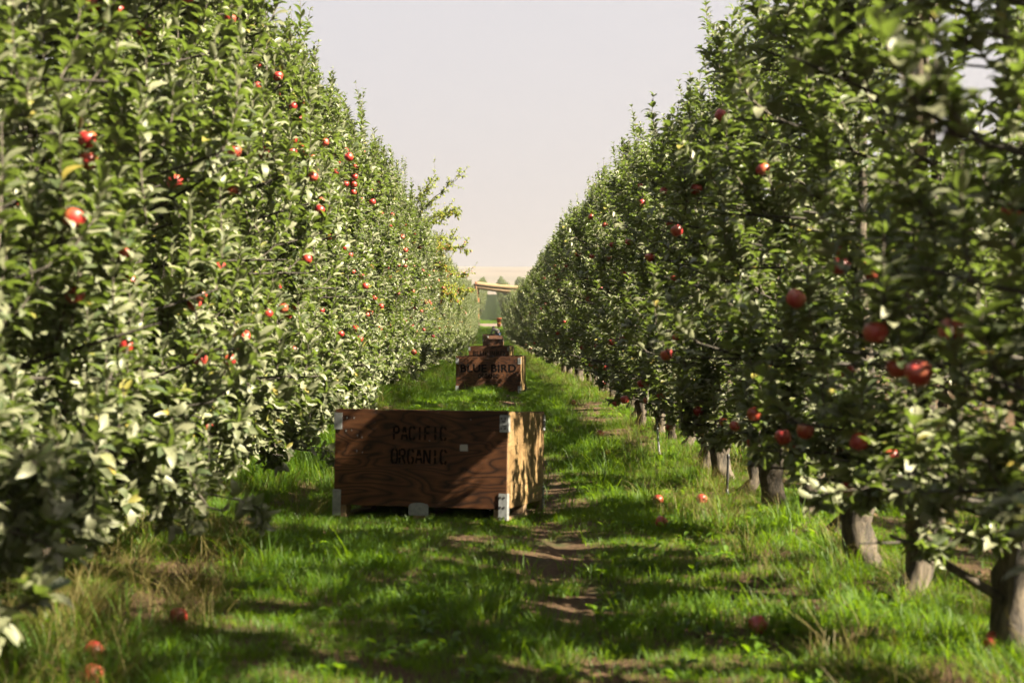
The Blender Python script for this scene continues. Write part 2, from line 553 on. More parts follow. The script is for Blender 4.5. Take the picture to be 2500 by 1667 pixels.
def make_tree(seed, H=4.15, trunk_r=.062, dense=1.0, skirt=0, hmin=.42):
    """returns trunk mesh, crown mesh and the leaves on the surface (pos, axis, up, size, kind) for picking singly"""
    g = np.random.default_rng(seed)
    tb, cb = Builder(), Builder()
    # trunk with swollen foot
    zs = np.array([-.12, 0, .07, .16, .27, .38, .46, .56, .75, 1.2, 1.8, 2.5, 3.2, H - .15])
    rad = trunk_r * np.array([1.4, 1.2, 1.08, 1.0, .98, 1.08, 1.0, .85, .62, .5, .4, .3, .2, .09])
    wx = np.cumsum(g.normal(0, .022, len(zs))); wy = np.cumsum(g.normal(0, .022, len(zs)))
    wx -= wx[1]; wy -= wy[1]
    P = np.stack([wx, wy, zs], 1)
    v, f = tube_arrays(P, rad, 12)
    nz = np.clip(1 - v[:, 2] / 1.2, 0, 1)
    ang = np.arctan2(v[:, 1], v[:, 0])
    lump = 1 + nz * (.16 * np.sin(ang * 3 + seed) + .15 * np.sin(ang * 5 + v[:, 2] * 17 + seed) + g.normal(0, .10, len(v)))
    cx = np.interp(v[:, 2], zs, wx); cy = np.interp(v[:, 2], zs, wy)
    v[:, 0] = cx + (v[:, 0] - cx) * lump; v[:, 1] = cy + (v[:, 1] - cy) * lump
    tb.add(v, None, f); ntrunk = len(f); nlimb = 0
    nl = int(44 * dense) + skirt
    pos, axi, ups, siz, knd = [], [], [], [], []

    def leaves_on(pts, count, smin, smax, spread=.9):
        t = np.sort(g.uniform(.08, 1.0, count))
        t[-3:] = 1.0
        n = len(pts) - 1
        k = np.minimum((t * n).astype(int), n - 1)
        fr = (t * n - k)[:, None]
        p = pts[k] * (1 - fr) + pts[k + 1] * fr
        d = pts[k + 1] - pts[k]
        d = d / (np.linalg.norm(d, axis=1, keepdims=True) + 1e-9)
        a = np.arange(count) * 2.4 + g.uniform(0, 6)
        ref = g.normal(0, 1, 3)
        u = np.cross(d, ref); u /= np.linalg.norm(u, axis=1, keepdims=True) + 1e-9
        w = np.cross(d, u)
        radial = np.cos(a)[:, None] * u + np.sin(a)[:, None] * w
        phi = np.clip(g.normal(spread, .25, count), .25, 1.6) * (1 - .45 * t ** 3)
        ax = d * np.cos(phi)[:, None] + radial * np.sin(phi)[:, None]
        ax[:, 2] += .05
        up = d * .8 + np.array([0, 0, .5]) + g.normal(0, .3, (count, 3))
        s = g.uniform(smin, smax, count) * (1 - .35 * np.clip((t - .75) / .25, 0, 1))
        pos.append(p + ax * .006); axi.append(ax); ups.append(up); siz.append(s); knd.append(g.integers(0, 4, count))

    for i in range(nl):
        low = i >= nl - skirt
        h = g.uniform(.40, 1.0) if low else hmin + (H - .25 - hmin) * ((i + g.uniform(0, 1)) / (nl - skirt)) ** 1.25
        u = g.random()                                   # the lane lies on the -x side; the far side is more open
        az = (np.pi if u < .46 else 0 if u < .62 else g.choice([np.pi / 2, -np.pi / 2])) + g.normal(0, .5)
        if hmin > .5 and h < 1.0 and np.cos(az) > -.2: az = np.pi + g.normal(0, .6)
        w = canopy_w(h, H)
        if low: az = (0 if i % 4 == 0 else np.pi) + g.normal(0, .6); w = .98
        L = w * g.uniform(.55, 1.08) * (1.0 if abs(np.cos(az)) > .6 else .75)
        if np.cos(az) > .4: L *= .8
        rise = g.uniform(.05, .45) if h > 1.0 else (g.uniform(-.25, .25) if hmin < .5 else g.uniform(-.08, .3))
        t = np.linspace(0, 1, 6)
        x0 = np.interp(h, zs, wx); y0 = np.interp(h, zs, wy)
        bend = g.normal(0, .12)
        px = x0 + np.cos(az + bend * t) * L * t
        py = y0 + np.sin(az + bend * t) * L * t
        pz = h + L * (rise * t + g.uniform(-.1, .15) * t ** 2)
        pts = np.stack([px, py, pz], 1)
        r0 = .013 * (1 - .6 * h / H) + .005
        v, f = tube_arrays(pts, np.linspace(r0, .005, 6), 5)
        tb.add(v, None, f); nlimb += len(f)
        # upright shoots
        for s in range(max(2, int(round(5.0 * dense * (.6 + .6 * L))))):
            tt = g.uniform(.2, 1.0) ** .8
            k = min(int(tt * 5), 4); fr = tt * 5 - k
            b = pts[k] * (1 - fr) + pts[k + 1] * fr
            sl = g.uniform(.24, .64) * (1.0 if h < H * .75 else .85)
            if g.random() < .10: sl *= 1.4
            out = np.array([np.cos(az), np.sin(az), 0]) * g.uniform(-.1, .55) + g.normal(0, .22, 3) * np.array([1, 1, 0])
            if h < .95 and g.random() < (.65 if low else .4): vert = g.uniform(-.55 if hmin < .5 else -.2, .3)
            else: vert = g.uniform(.75, 1.0)
            d0 = out * 1.2 + np.array([0, 0, vert * .75]); d1 = out * .35 + np.array([0, 0, vert])
            q = np.linspace(0, 1, 5)[:, None]
            sp = b + sl * (d0 * q * (1 - q) + d1 * q * q + .15 * out * q)
            v, f = tube_arrays(sp, np.linspace(.0055, .0024, 5), 3)
            cb.add(v, None, f)
            leaves_on(sp, int(sl * 62) + 6, .058, .124)
        # spur rosettes along the limb
        for s in range(int(4 * dense)):
            tt = g.uniform(.12, 1.0)
            k = min(int(tt * 5), 4); fr = tt * 5 - k
            b = pts[k] * (1 - fr) + pts[k + 1] * fr
            d = g.normal(0, .5, 3) + np.array([0, 0, .7]); d /= np.linalg.norm(d)
            sp = np.stack([b, b + d * .02, b + d * .05])
            leaves_on(sp, 7, .06, .105, 1.1)
    # leader shoots at the top
    for s in range(int(15 * dense)):
        b = np.array([np.interp(H - .3, zs, wx), np.interp(H - .3, zs, wy), H - g.uniform(.15, .9)])
        a = g.uniform(0, 6.28); out = np.array([np.cos(a), np.sin(a) * 1.4, 0]) * g.uniform(.0, .55)
        sl = g.uniform(.35, .95)
        q = np.linspace(0, 1, 5)[:, None]
        sp = b + sl * (out * q * (1.3 - .6 * q) + np.array([0, 0, 1.]) * q)
        v, f = tube_arrays(sp, np.linspace(.005, .002, 5), 3)
        cb.add(v, None, f)
        leaves_on(sp, int(sl * 64) + 6, .06, .10)
    for s in range(3):                                   # a few long shoots stand above the crown
        b = np.array([np.interp(H - .3, zs, wx) + g.normal(0, .15), np.interp(H - .3, zs, wy) + g.normal(0, .28), H - g.uniform(.3, .7)])
        sl = g.uniform(.75, 1.15)
        q = np.linspace(0, 1, 6)[:, None]
        sp = b + sl * (np.array([g.normal(0, .12), g.normal(0, .12), 0]) * q * q + np.array([0, 0, 1.]) * q)
        v, f = tube_arrays(sp, np.linspace(.006, .002, 6), 3)
        cb.add(v, None, f)
        leaves_on(sp, int(sl * 46) + 6, .055, .10)
    ntw = sum(len(f) for f in cb.f4)
    pos, axi, ups, siz, knd = map(np.concatenate, (pos, axi, ups, siz, knd))
    keep = pos[:, 2] > (.33 + .08 * np.sin(pos[:, 1] * 4) if hmin < .5 else .31 + .08 * np.sin(pos[:, 1] * 5))
    pos, axi, ups, siz, knd = pos[keep], axi[keep], ups[keep], siz[keep], knd[keep]
    tb.ids = np.concatenate([np.zeros(ntrunk, int), np.ones(nlimb, int)])
    return tb, cb, ntw, (pos, axi, ups, siz, knd)


def crown_mesh(name, cb, ntw, L, leafmat, skip=None):
    pos, axi, ups, siz, knd = L
    if skip is not None:
        k = np.ones(len(pos), bool); k[skip] = False
        pos, axi, ups, siz, knd = pos[k], axi[k], ups[k], siz[k], knd[k]
    v, f3, f4 = leaf_arrays(pos, axi, ups, siz, knd)
    b = Builder()
    b.v = list(cb.v); b.f3 = list(cb.f3); b.f4 = list(cb.f4); b.n = cb.n
    b.add(v, f3, f4)
    n3 = sum(len(f) for f in b.f3); n4 = sum(len(f) for f in b.f4)
    ids = np.concatenate([np.zeros(n3, int), np.concatenate([np.ones(ntw, int), np.zeros(n4 - ntw, int)])])
    return b.mesh(name, [leafmat, M["twig"]], ids)


NV = 14
SIDEVAR = {-1: (0, 7), 1: (7, 14)}          # the left row is fuller and leafy to the ground, the right row more open
VAR = []
for s in range(NV):
    tb, cb, ntw, L = make_tree(100 + s * 7, trunk_r=.050 + .011 * (s % 3), dense=1.08 if s < 7 else .77, skirt=14 if s < 7 else 0, hmin=.42 if s < 7 else .54)
    tm = tb.mesh("trunk_%d" % s, [M["bark"], M["limb"]], tb.ids)
    cm = crown_mesh("crown_%d" % s, cb, ntw, L, M["leaf"])
    VAR.append((tm, cm, L))
print("leaves per tree", [len(v[2][0]) for v in VAR])

# single leaf and apple meshes
LEAF_MESH = []
for k in range(4):
    LEAF_MESH.append(np_mesh("leaf_%d" % k, LT[k], [LF3, LF4], True, [M["leaf"]]))


def lathe(profile, n=12):
    v, f = [], []
    for r, z in profile:
        for k in range(n):
            a = 2 * math.pi * k / n
            v.append((r * math.cos(a), r * math.sin(a), z))
    for i in range(len(profile) - 1):
        for k in range(n):
            k2 = (k + 1) % n
            f.append((i * n + k, i * n + k2, (i + 1) * n + k2, (i + 1) * n + k))
    return np.array(v), np.array(f)


def apple_mesh(seed):
    g = np.random.default_rng(seed)
    prof = [(.001, -.026), (.012, -.034), (.022, -.036), (.034, -.024), (.041, -.004), (.0415, .012), (.036, .027), (.024, .035), (.012, .034), (.005, .026), (.001, .022)]
    v, f = lathe(prof, 14)
    a = np.arctan2(v[:, 1], v[:, 0])
    k = 1 + .035 * np.cos(a * 5 + seed) * (v[:, 2] < 0) + .03 * np.cos(a * 2 + seed)
    v[:, 0] *= k; v[:, 1] *= k
    v[:, 2] += .06 * v[:, 0] * g.normal()
    sv, sf = tube_arrays(np.array([[0, 0, .02], [.002, 0, .036], [.007, .002, .052]]), [.0016, .0014, .002], 4)
    b = Builder(); b.add(v, None, f); b.add(sv, None, sf)
    return b.mesh("apple", [M["apple"], M["stem"]], np.concatenate([np.zeros(len(f), int), np.ones(len(sf), int)]))


APPLES = [apple_mesh(s) for s in range(4)]
ROW = {-1: -2.24, 1: 2.02}
SPACING = .97
trees = {-1: [], 1: []}
ORD = ["nearest", "second", "third", "fourth", "fifth", "sixth", "seventh", "eighth", "ninth", "tenth"]
tg = np.random.default_rng(5)


def leaf_frame(p, a, u, s):
    a = Vector(a).normalized()
    sd = a.cross(Vector(u)).normalized()
    n = sd.cross(a)
    m = Matrix((sd * s, a * s, n * s)).transposed().to_4x4()
    m.translation = Vector(p)
    return m


def add_apple(t, p, size=1.0):
    """an apple hanging on tree t at world point p"""
    o = link("apple", APPLES[int(tg.integers(0, 4))], None, t)
    inv = Matrix.LocRotScale(t.location, t.rotation_euler.to_quaternion(), t.scale).inverted()
    o.matrix_parent_inverse = inv
    o.location = p
    o.rotation_euler = (tg.normal(0, .3), tg.normal(0, .3), tg.uniform(0, 6.28))
    o.scale = (size,) * 3
    return o


for side in (-1, 1):
    y0 = 5.45 - 4 * SPACING if side == 1 else 6.9 - 5 * SPACING
    n = int((145 - y0) / SPACING)
    for i in range(n):
        y = y0 + i * SPACING + tg.normal(0, .07)
        x = ROW[side] + tg.normal(0, .05)
        s = int(tg.integers(*SIDEVAR[side]))
        rz = (0 if side == 1 else math.pi) + tg.normal(0, .2)
        hs = (1.01 if side == -1 else .83) * tg.uniform(.93, 1.06)
        if side == 1 and 102.5 < y < 107.5: hs *= .5          # trees shortened on purpose: an added gap for sun on the fifth bin
        t = empty("apple_tree", (x, y, gz(x, y) - .01), (0, 0, rz))
        t.scale = (1.04, 1.04, hs)
        link("trunk", VAR[s][0], None, t)
        link("crown", VAR[s][1], None, t)
        L = VAR[s][2]
        inward = -side * math.cos(rz)
        lx = L[0][:, 0] * inward / canopy_w(L[0][:, 2])
        if 3.0 < y < 16:            # leaves near enough to be picked apart
            cand = np.where((lx > .75) & (L[0][:, 2] > .5) & (L[0][:, 2] < 3.6))[0]
            for c in tg.choice(cand, min(64, len(cand)), replace=False):
                o = link("leaf", LEAF_MESH[int(L[4][c])], None, t)
                ax = L[1][c] + tg.normal(0, .45, 3); ax[2] -= .1
                o.matrix_local = leaf_frame(L[0][c], ax, L[2][c], L[3][c] * 1.05)
        na = int(tg.integers(5, 10)) if y < 40 else (int(tg.integers(2, 5)) if y < 75 else int(tg.integers(0, 3)))
        if side == 1: na = int(na * .5) if y > 11 else 2
        cand = np.where((lx > .55) & (lx < .95) & (L[0][:, 2] > (1.1 if side < 0 else .55)) & (L[0][:, 2] < 3.7))[0]
        for c in tg.choice(cand, min(na, len(cand)), replace=False):
            p = L[0][c]
            o = link("apple", APPLES[int(tg.integers(0, 4))], None, t)
            o.location = (p[0] + .03 * inward, p[1], p[2] - .04)
            o.rotation_euler = (tg.normal(0, .3), tg.normal(0, .3), tg.uniform(0, 6.28))
            k = tg.uniform(.68, .95)
            o.scale = (k, k, k / hs)
        trees[side].append(t)
# labels: the trunks at the front of the right row can be counted, the rest of each row is one wall of leaves
front = [t for t in trees[1] if t.location.y > 5.0]
for side in (-1, 1):
    for t in trees[side]:
        y = t.location.y
        if side == 1:
            if t in front[:10]:
                k = front.index(t)
                lab = ("apple tree in the right row with the nearest visible trunk, at the right picture edge" if k == 0 else
                       "apple tree in the right row, %s trunk counted from the right picture edge" % ORD[k])
                tag(t, lab, "apple tree", "apple trees of the right-hand row")
            elif y < 5.0:
                tag(t, "apple tree at the far right edge whose blurred leaves hang in front", "apple tree", "blurred nearest trees of the right-hand row")
            elif y < 27:
                tag(t, "leafy apple tree in the right row between the front bin and the second bin", "apple tree", "right-hand apple trees between the first two bins")
            elif y < 84:
                tag(t, "leafy apple tree in the right row beyond the second bin", "apple tree", "right-hand apple trees beyond the second bin")
            else:
                tag(t, "small distant apple tree near the far end of the right row", "apple tree", "apple trees at the far end of the right-hand row")
        else:
            if y < 6.5:
                tag(t, "blurred apple tree at the left picture edge, nearest in the left row", "apple tree", "blurred nearest trees of the left-hand row")
            elif y < 11:
                tag(t, "apple tree in the left row facing the front bin, above the dry grass", "apple tree", "left-hand apple trees beside the front bin")
            elif y < 27:
                tag(t, "sunlit apple tree in the left row between the front bin and the second bin", "apple tree", "left-hand apple trees between the first two bins")
            elif y < 84:
                tag(t, "sunlit apple tree in the left row beyond the second bin", "apple tree", "left-hand apple trees beyond the second bin")
            else:
                tag(t, "small distant apple tree near the far end of the left row", "apple tree", "apple trees at the far end of the left-hand row")


def nearest_tree(side, y):
    return min(trees[side], key=lambda t: abs(t.location.y - y))


# apples that show one by one in the photograph: pixel, width in pixels
for px, py, w in [(2328, 808, 62), (2248, 912, 64), (2052, 649, 45), (2136, 671, 42), (1945, 729, 46), (2476, 516, 52), (2375, 880, 42),
                  (1914, 1068, 40), (1968, 1053, 40), (2178, 1117, 44), (2076, 912, 36), (1628, 866, 30),
                  (2173, 572, 36), (1653, 563, 30), (1760, 281, 30), (2345, 758, 44), (2280, 990, 36), (1840, 1080, 30), (2286, 648, 36), (1525, 976, 20), (2100, 655, 38), (1935, 1085, 34), (2395, 700, 36), (2250, 985, 34), (2210, 1105, 32), (1990, 900, 28), (1880, 700, 26), (2330, 1290, 34)]:
    d = .083 * FPX / w * .90
    p = at(px, py, d)
    p.x = min(p.x, 2.0)
    add_apple(nearest_tree(1, d), p, .92)
for px, py, w in [(430, 445, 38), (235, 15, 42), (290, 32, 40), (358, 80, 36), (240, 80, 40), (322, 690, 40), (505, 1040, 36), (718, 290, 22), (735, 305, 22),
                  (853, 385, 22), (640, 1440, 1), (910, 494, 16), (880, 490, 16), (700, 660, 22), (835, 627, 16), (245, 607, 34), (480, 235, 28), (415, 352, 30),
                  (350, 495, 32), (348, 555, 26), (40, 495, 40), (142, 634, 38), (320, 400, 30), (1010, 860, 14)]:
    if w < 5: continue
    d = .083 * FPX / w
    add_apple(nearest_tree(-1, d), at(px, py, d))

# a bare low limb of the nearest right-hand tree, reaching into the lane
t0 = front[0]
lp = [Vector((t0.location.x - .02, t0.location.y, t0.location.z + .20)), at(2390, 1425, 5.5), at(2270, 1352, 5.7), at(2180, 1310, 5.9)]
v, f = tube_arrays(np.array([tuple(p) for p in lp]), [.024, .019, .014, .008], 7)
lo = link("low_limb", np_mesh("low_limb", v, [f]), M["bark"], t0)
lo.matrix_parent_inverse = Matrix.LocRotScale(t0.location, t0.rotation_euler.to_quaternion(), t0.scale).inverted()

# crab apple that pollinates the row: looser, yellower, with branches arching into the lane
def crab_tree(x, y):
    g = np.random.default_rng(77)
    root = empty("crab_apple_tree", (x, y, gz(x, y)))
    tb, cb = Builder(), Builder()
    zs = np.array([-.1, .1, .6, 1.5, 2.6, 3.8, 4.9])
    v, f = tube_arrays(np.stack([zs * .03, zs * 0, zs], 1), np.array([.08, .06, .05, .042, .032, .02, .01]), 8)
    tb.add(v, None, f)
    pos, axi, ups, siz, knd, fruit = [], [], [], [], [], []
    arms = [((.1, 0, 3.7), (1.15, -.1, 1.15), .0), ((.1, 0, 3.3), (1.0, .3, .75), -.2), ((.1, 0, 2.9), (1.25, -.3, .2), -.35), ((.1, 0, 2.4), (1.2, .2, .1), -.45),
            ((.1, 0, 2.6), (.9, -.5, .5), -.3), ((.1, 0, 3.9), (.5, .1, .9), .0), ((.1, 0, 3.4), (.8, -.6, .5), -.2), ((.1, 0, 2.0), (1.2, 0, .05), -.4),
            ((.1, 0, 3.0), (1.0, .6, .4), -.3), ((.1, 0, 1.7), (1.0, -.3, .1), -.3)]
    for b, d, droop in arms:
        b = np.array(b) + np.array([0, 0, .55]); d = np.array(d) * np.array([1.22, 1.3, 1.1])
        t = np.linspace(0, 1, 8)[:, None]
        pts = b + d * t + np.array([0, 0, droop]) * t ** 2 + g.normal(0, .03, (8, 3)) * t
        v, f = tube_arrays(pts, np.linspace(.016, .004, 8), 5); tb.add(v, None, f)
        for k in range(34):
            tt = g.uniform(.2, 1); i = min(int(tt * 7), 6); p = pts[i] * (1 - (tt * 7 - i)) + pts[i + 1] * (tt * 7 - i)
            dd = d / np.linalg.norm(d) * .6 + g.normal(0, .55, 3) + np.array([0, 0, .15])
            sl = g.uniform(.12, .34)
            sp = p + dd * sl * np.linspace(0, 1, 4)[:, None] - np.array([0, 0, .12]) * sl * np.linspace(0, 1, 4)[:, None] ** 2
            v, f = tube_arrays(sp, np.linspace(.004, .002, 4), 3); cb.add(v, None, f)
            for j in range(int(sl * 46) + 3):
                q = g.uniform(0, 1); i2 = min(int(q * 3), 2); pp = sp[i2] * (1 - (q * 3 - i2)) + sp[i2 + 1] * (q * 3 - i2)
                pos.append(pp); axi.append(g.normal(0, .6, 3) + dd * .6 - np.array([0, 0, .25])); ups.append(g.normal(0, .4, 3) + np.array([0, 0, 1]))
                siz.append(g.uniform(.06, .10)); knd.append(int(g.integers(0, 4)))
            if g.random() < .55 and b[2] < 3.5:
                for j in range(3): fruit.append(sp[2] + g.normal(0, .03, 3) - np.array([0, 0, .03]))
    ntw = sum(len(f) for f in cb.f4)
    link("trunk", tb.mesh("crab_trunk", [M["bark"]]), None, root)
    link("crown", crown_mesh("crab_crown", cb, ntw, tuple(map(np.array, (pos, axi, ups, siz, knd))), M["leaf_crab"]), None, root)
    fb = Builder()
    fv, ff = lathe([(.001, -.014), (.011, -.010), (.015, 0), (.011, .011), (.001, .013)], 7)
    fm = np_mesh("crab_fruit", fv, [ff], True, [M["crab_fruit"]])
    for p in fruit: link("fruit", fm, None, root, tuple(p))
    return tag(root, "looser yellow-green crab apple with tiny orange fruit arching out of left row", "crab apple")


crab_tree(-2.25, 39.0)

# ------------------------------------------------------------------ scattering of what nobody could count
def scatter(name, pts, rots, scl, idx, coll, label, cat):
    me = bpy.data.meshes.new(name)
    me.vertices.add(len(pts))
    me.vertices.foreach_set("co", np.asarray(pts, np.float32).ravel())
    for nm, ty, arr, key in (("rot", 'FLOAT_VECTOR', np.asarray(rots, np.float32), "vector"), ("scl", 'FLOAT_VECTOR', np.asarray(scl, np.float32), "vector"), ("idx", 'INT', np.asarray(idx, np.int32), "value")):
        a = me.attributes.new(nm, ty, 'POINT')
        a.data.foreach_set(key, arr.ravel())
    o = link(name, me)
    ng = bpy.data.node_groups.new(name, 'GeometryNodeTree')
    ng.interface.new_socket("Geometry", in_out='INPUT', socket_type='NodeSocketGeometry')
    ng.interface.new_socket("Geometry", in_out='OUTPUT', socket_type='NodeSocketGeometry')
    N, Lk = ng.nodes, ng.links
    gi = N.new("NodeGroupInput"); go = N.new("NodeGroupOutput")
    ci = N.new("GeometryNodeCollectionInfo"); ci.inputs["Collection"].default_value = coll
    ci.inputs["Separate Children"].default_value = True; ci.inputs["Reset Children"].default_value = True
    ip = N.new("GeometryNodeInstanceOnPoints"); ip.inputs["Pick Instance"].default_value = True

    def attr(nm, dt):
        n = N.new("GeometryNodeInputNamedAttribute"); n.data_type = dt
        n.inputs["Name"].default_value = nm
        return n.outputs["Attribute"]
    Lk.new(gi.outputs[0], ip.inputs["Points"]); Lk.new(ci.outputs[0], ip.inputs["Instance"])
    Lk.new(attr("idx", 'INT'), ip.inputs["Instance Index"])
    Lk.new(attr("rot", 'FLOAT_VECTOR'), ip.inputs["Rotation"])
    Lk.new(attr("scl", 'FLOAT_VECTOR'), ip.inputs["Scale"])
    Lk.new(ip.outputs[0], go.inputs[0])
    md = o.modifiers.new("scatter", 'NODES'); md.node_group = ng
    return tag(o, label, cat, None, "stuff")


def source(coll, name, me):
    o = bpy.data.objects.new(name, me)
    coll.objects.link(o)
    return o


# the other rows of the orchard and the orchard beyond the road
tcoll = bpy.data.collections.new("tree_sources")
for s in range(NV):
    b = bpy.data.meshes.new("row_tree_%d" % s)
    bm = bmesh.new(); bm.from_mesh(VAR[s][1])
    nf = len(bm.faces)
    bm.from_mesh(VAR[s][0])
    bm.faces.ensure_lookup_table()
    for fc in bm.faces[nf:]: fc.material_index = 1
    bm.to_mesh(b); bm.free()
    b.materials.append(M["leaf"]); b.materials.append(M["bark"])
    source(tcoll, "row_tree_%02d" % s, b)
pts, rots, scl, idx = [], [], [], []
def add_row(x, y0, y1, step, h):
    for y in np.arange(y0, y1, step):
        xx = x + tg.normal(0, .06)
        pts.append((xx, y, gz(xx, y))); rots.append((0, 0, (0 if tg.random() < .5 else math.pi) + tg.normal(0, .12)))
        k = tg.uniform(.93, 1.07); scl.append((1.05, 1.05, h * k)); idx.append(int(tg.integers(7, NV)))
add_row(6.35, 0, 60, 1.05, .86)
add_row(-6.65, 3, 60, 1.05, .95)
for x in (-6.3, -1.95, 2.1, 6.4):
    add_row(x, 177, 352, 1.25, .9)
scatter("orchard_rows", pts, rots, scl, idx, tcoll, "hazy green orchard rows climbing the slope beyond the dirt road", "orchard")

# ------------------------------------------------------------------ grass
def tuft(seed, n, h0, h1, rad, w, lean, mat, name, heads=0):
    g = np.random.default_rng(seed)
    b = Builder()
    for i in range(n):
        a = g.uniform(0, 6.28); r = rad * math.sqrt(g.uniform(0, 1))
        base = np.array([r * math.cos(a), r * math.sin(a), -.01])
        az = a + g.normal(0, .9); h = g.uniform(h0, h1)
        ln = lean * g.uniform(.3, 1.3)
        t = np.array([0, .4, .75, 1.0])
        hor = h * ln * t ** 1.9; ver = h * (t - .28 * ln * t ** 3)
        c = base + np.stack([hor * math.cos(az), hor * math.sin(az), ver], 1)
        sd = np.array([-math.sin(az), math.cos(az), 0]) * w * g.uniform(.7, 1.2)
        tw = g.normal(0, .5); sd = sd * math.cos(tw) + np.array([math.cos(az), math.sin(az), 0]) * w * math.sin(tw)
        ww = np.array([.8, 1, .65])
        v = np.concatenate([c[:3] - sd * ww[:, None], c[:3] + sd * ww[:, None], c[3:]])
        b.add(v, [(2, 5, 6)], [(0, 3, 4, 1), (1, 4, 5, 2)])
    return b.mesh(name, [mat])


gcoll = bpy.data.collections.new("grass_sources")
for s in range(4): source(gcoll, "a_short_%d" % s, tuft(s, 20, .03, .075, .06, .0015, .7, M["grass"], "short_%d" % s))      # 0-3
for s in range(3): source(gcoll, "b_mid_%d" % s, tuft(20 + s, 20, .06, .13, .06, .0017, .85, M["grass"], "mid_%d" % s))      # 4-6
for s in range(3): source(gcoll, "c_long_%d" % s, tuft(40 + s, 18, .12, .30, .06, .0020, .9, M["grass"], "long_%d" % s))     # 7-9
for s in range(3): source(gcoll, "d_dry_%d" % s, tuft(60 + s, 26, .08, .30, .09, .0013, 1.1, M["dry"], "dry_%d" % s))        # 10-12

for s in range(2):                                                                                                           # 13-14
    g_ = np.random.default_rng(80 + s); n_ = 14
    a_ = g_.uniform(0, 6.28, n_); r_ = g_.uniform(.005, .03, n_)
    p_ = np.stack([r_ * np.cos(a_), r_ * np.sin(a_), g_.uniform(.0, .03, n_)], 1)
    x_ = np.stack([np.cos(a_), np.sin(a_), g_.uniform(.1, .9, n_)], 1)
    v_, f3_, f4_ = leaf_arrays(p_, x_, np.tile([0, 0, 1.], (n_, 1)), g_.uniform(.03, .075, n_), g_.integers(0, 4, n_))
    source(gcoll, "e_weed_%d" % s, np_mesh("weed_%d" % s, v_, [f3_, f4_], True, [M["grass"]]))
for s in range(2):                                                                                                           # 15-16
    source(gcoll, "f_dead_leaf_%d" % s, np_mesh("dead_leaf_%d" % s, LT[s * 2] * .08 + np.array([0, 0, .012]), [LF3, LF4], True, [M["dead"]]))

gg = np.random.default_rng(31)
GP, GI, GS = [], [], []
def bare(x, y):
    """1 where the soil is bare"""
    tr = np.exp(-((x - .42 - .10 * np.sin(y * .7)) / .27) ** 4) * (fbm(x * 1.6, y * .9, 41) > .42)
    vr = np.exp(-((x - 1.45) / .38) ** 4) * (fbm(x * 1.4, y * 1.2, 43) > .50) * (y < 24)
    lf = np.exp(-((x + 1.62) / .20) ** 2) * (fbm(x * 1.4, y * 1.2, 47) > .5)
    return np.clip(tr + vr + lf + .8 * (fbm(x * 2.2, y * 2.2, 49) > .70), 0, 1)


def field(x0, x1, y0, y1, dens, sc0):
    n = int((x1 - x0) * (y1 - y0) * dens)
    x = gg.uniform(x0, x1, n); y = gg.uniform(y0, y1, n)
    keep = gg.uniform(0, 1, n) > bare(x, y) * .93
    x, y = x[keep], y[keep]; n = len(x)
    hn = fbm(x * 1.1 + 3, y * 1.1, 51); fine = fbm(x * 4, y * 4, 53)
    verge = np.clip((np.abs(x - .05) - .95) / .5, 0, 1) * (x < 2.6)
    lng = hn * .7 + fine * .3 + verge * np.where(x > 0, .03, .13) - .06 + gg.normal(0, .05, n)
    k = np.where(lng > .75, gg.integers(7, 10, n), np.where(lng > .54, gg.integers(4, 7, n), gg.integers(0, 4, n)))
    dryp = np.where((x < -1.35) & (y < 9), .12, np.where(np.abs(x) > 1.2, .05, 0)) * (fbm(x * 1.8, y * 1.8, 57) > .42)
    k = np.where(gg.uniform(0, 1, n) < dryp, gg.integers(10, 13, n), k)
    u = gg.uniform(0, 1, n)
    if y1 < 31:
        k = np.where((u < .05) & (fbm(x * 1.2, y * 1.2, 71) > .5), gg.integers(13, 15, n), k)
        k = np.where(u > .985, gg.integers(15, 17, n), k)
    s = sc0 * gg.uniform(.75, 1.25, n) * (.65 + .6 * hn)
    GP.append(np.stack([x, y, ground_z(x, y)], 1)); GI.append(k); GS.append(s)


field(-2.9, 2.4, 3.6, 14, 330, 1.0)
field(-2.7, 2.4, 14, 30, 230, 1.1)
field(2.4, 6.2, 3.6, 26, 120, 1.0)
field(-2.7, 2.4, 30, 62, 110, 1.25)
field(-2.7, 2.4, 62, 150, 34, 1.7)
field(2.4, 6.2, 26, 60, 25, 2.0)
field(-6.5, -2.9, 5, 30, 60, 1.4)
field(-5, 5, 166, 177, 14, 2.5)
# taller clump on the mound before the second bin and right verge clumps
for cx, cy, n, k0 in [(-.10, 25.5, 150, 4), (1.15, 13.2, 34, 7), (1.25, 11.8, 24, 7), (1.35, 14.8, 34, 7), (1.62, 9.2, 12, 7), (1.0, 17, 20, 7), (1.75, 7.4, 8, 7), (1.0, 20, 20, 7), (-1.5, 12.5, 60, 7), (-1.6, 14.5, 60, 7), (1.1, 23, 40, 7)]:
    x = gg.normal(cx, .30, n); y = gg.normal(cy, .40, n)
    GP.append(np.stack([x, y, ground_z(x, y)], 1)); GI.append(gg.integers(k0, k0 + 3, n)); GS.append(gg.uniform(.8, 1.25, n))
for cx, cy, n in [(-1.65, 6.3, 22), (-1.6, 7.3, 18), (-1.85, 5.5, 22), (-1.7, 8.4, 12)]:
    x = gg.normal(cx, .22, n); y = gg.normal(cy, .35, n)
    GP.append(np.stack([x, y, ground_z(x, y)], 1)); GI.append(gg.integers(10, 13, n)); GS.append(gg.uniform(.8, 1.3, n))
GP = np.concatenate(GP); GI = np.concatenate(GI); GS = np.concatenate(GS)
print("grass tufts", len(GP))
tilt = gg.normal(0, .12, (len(GP), 2))
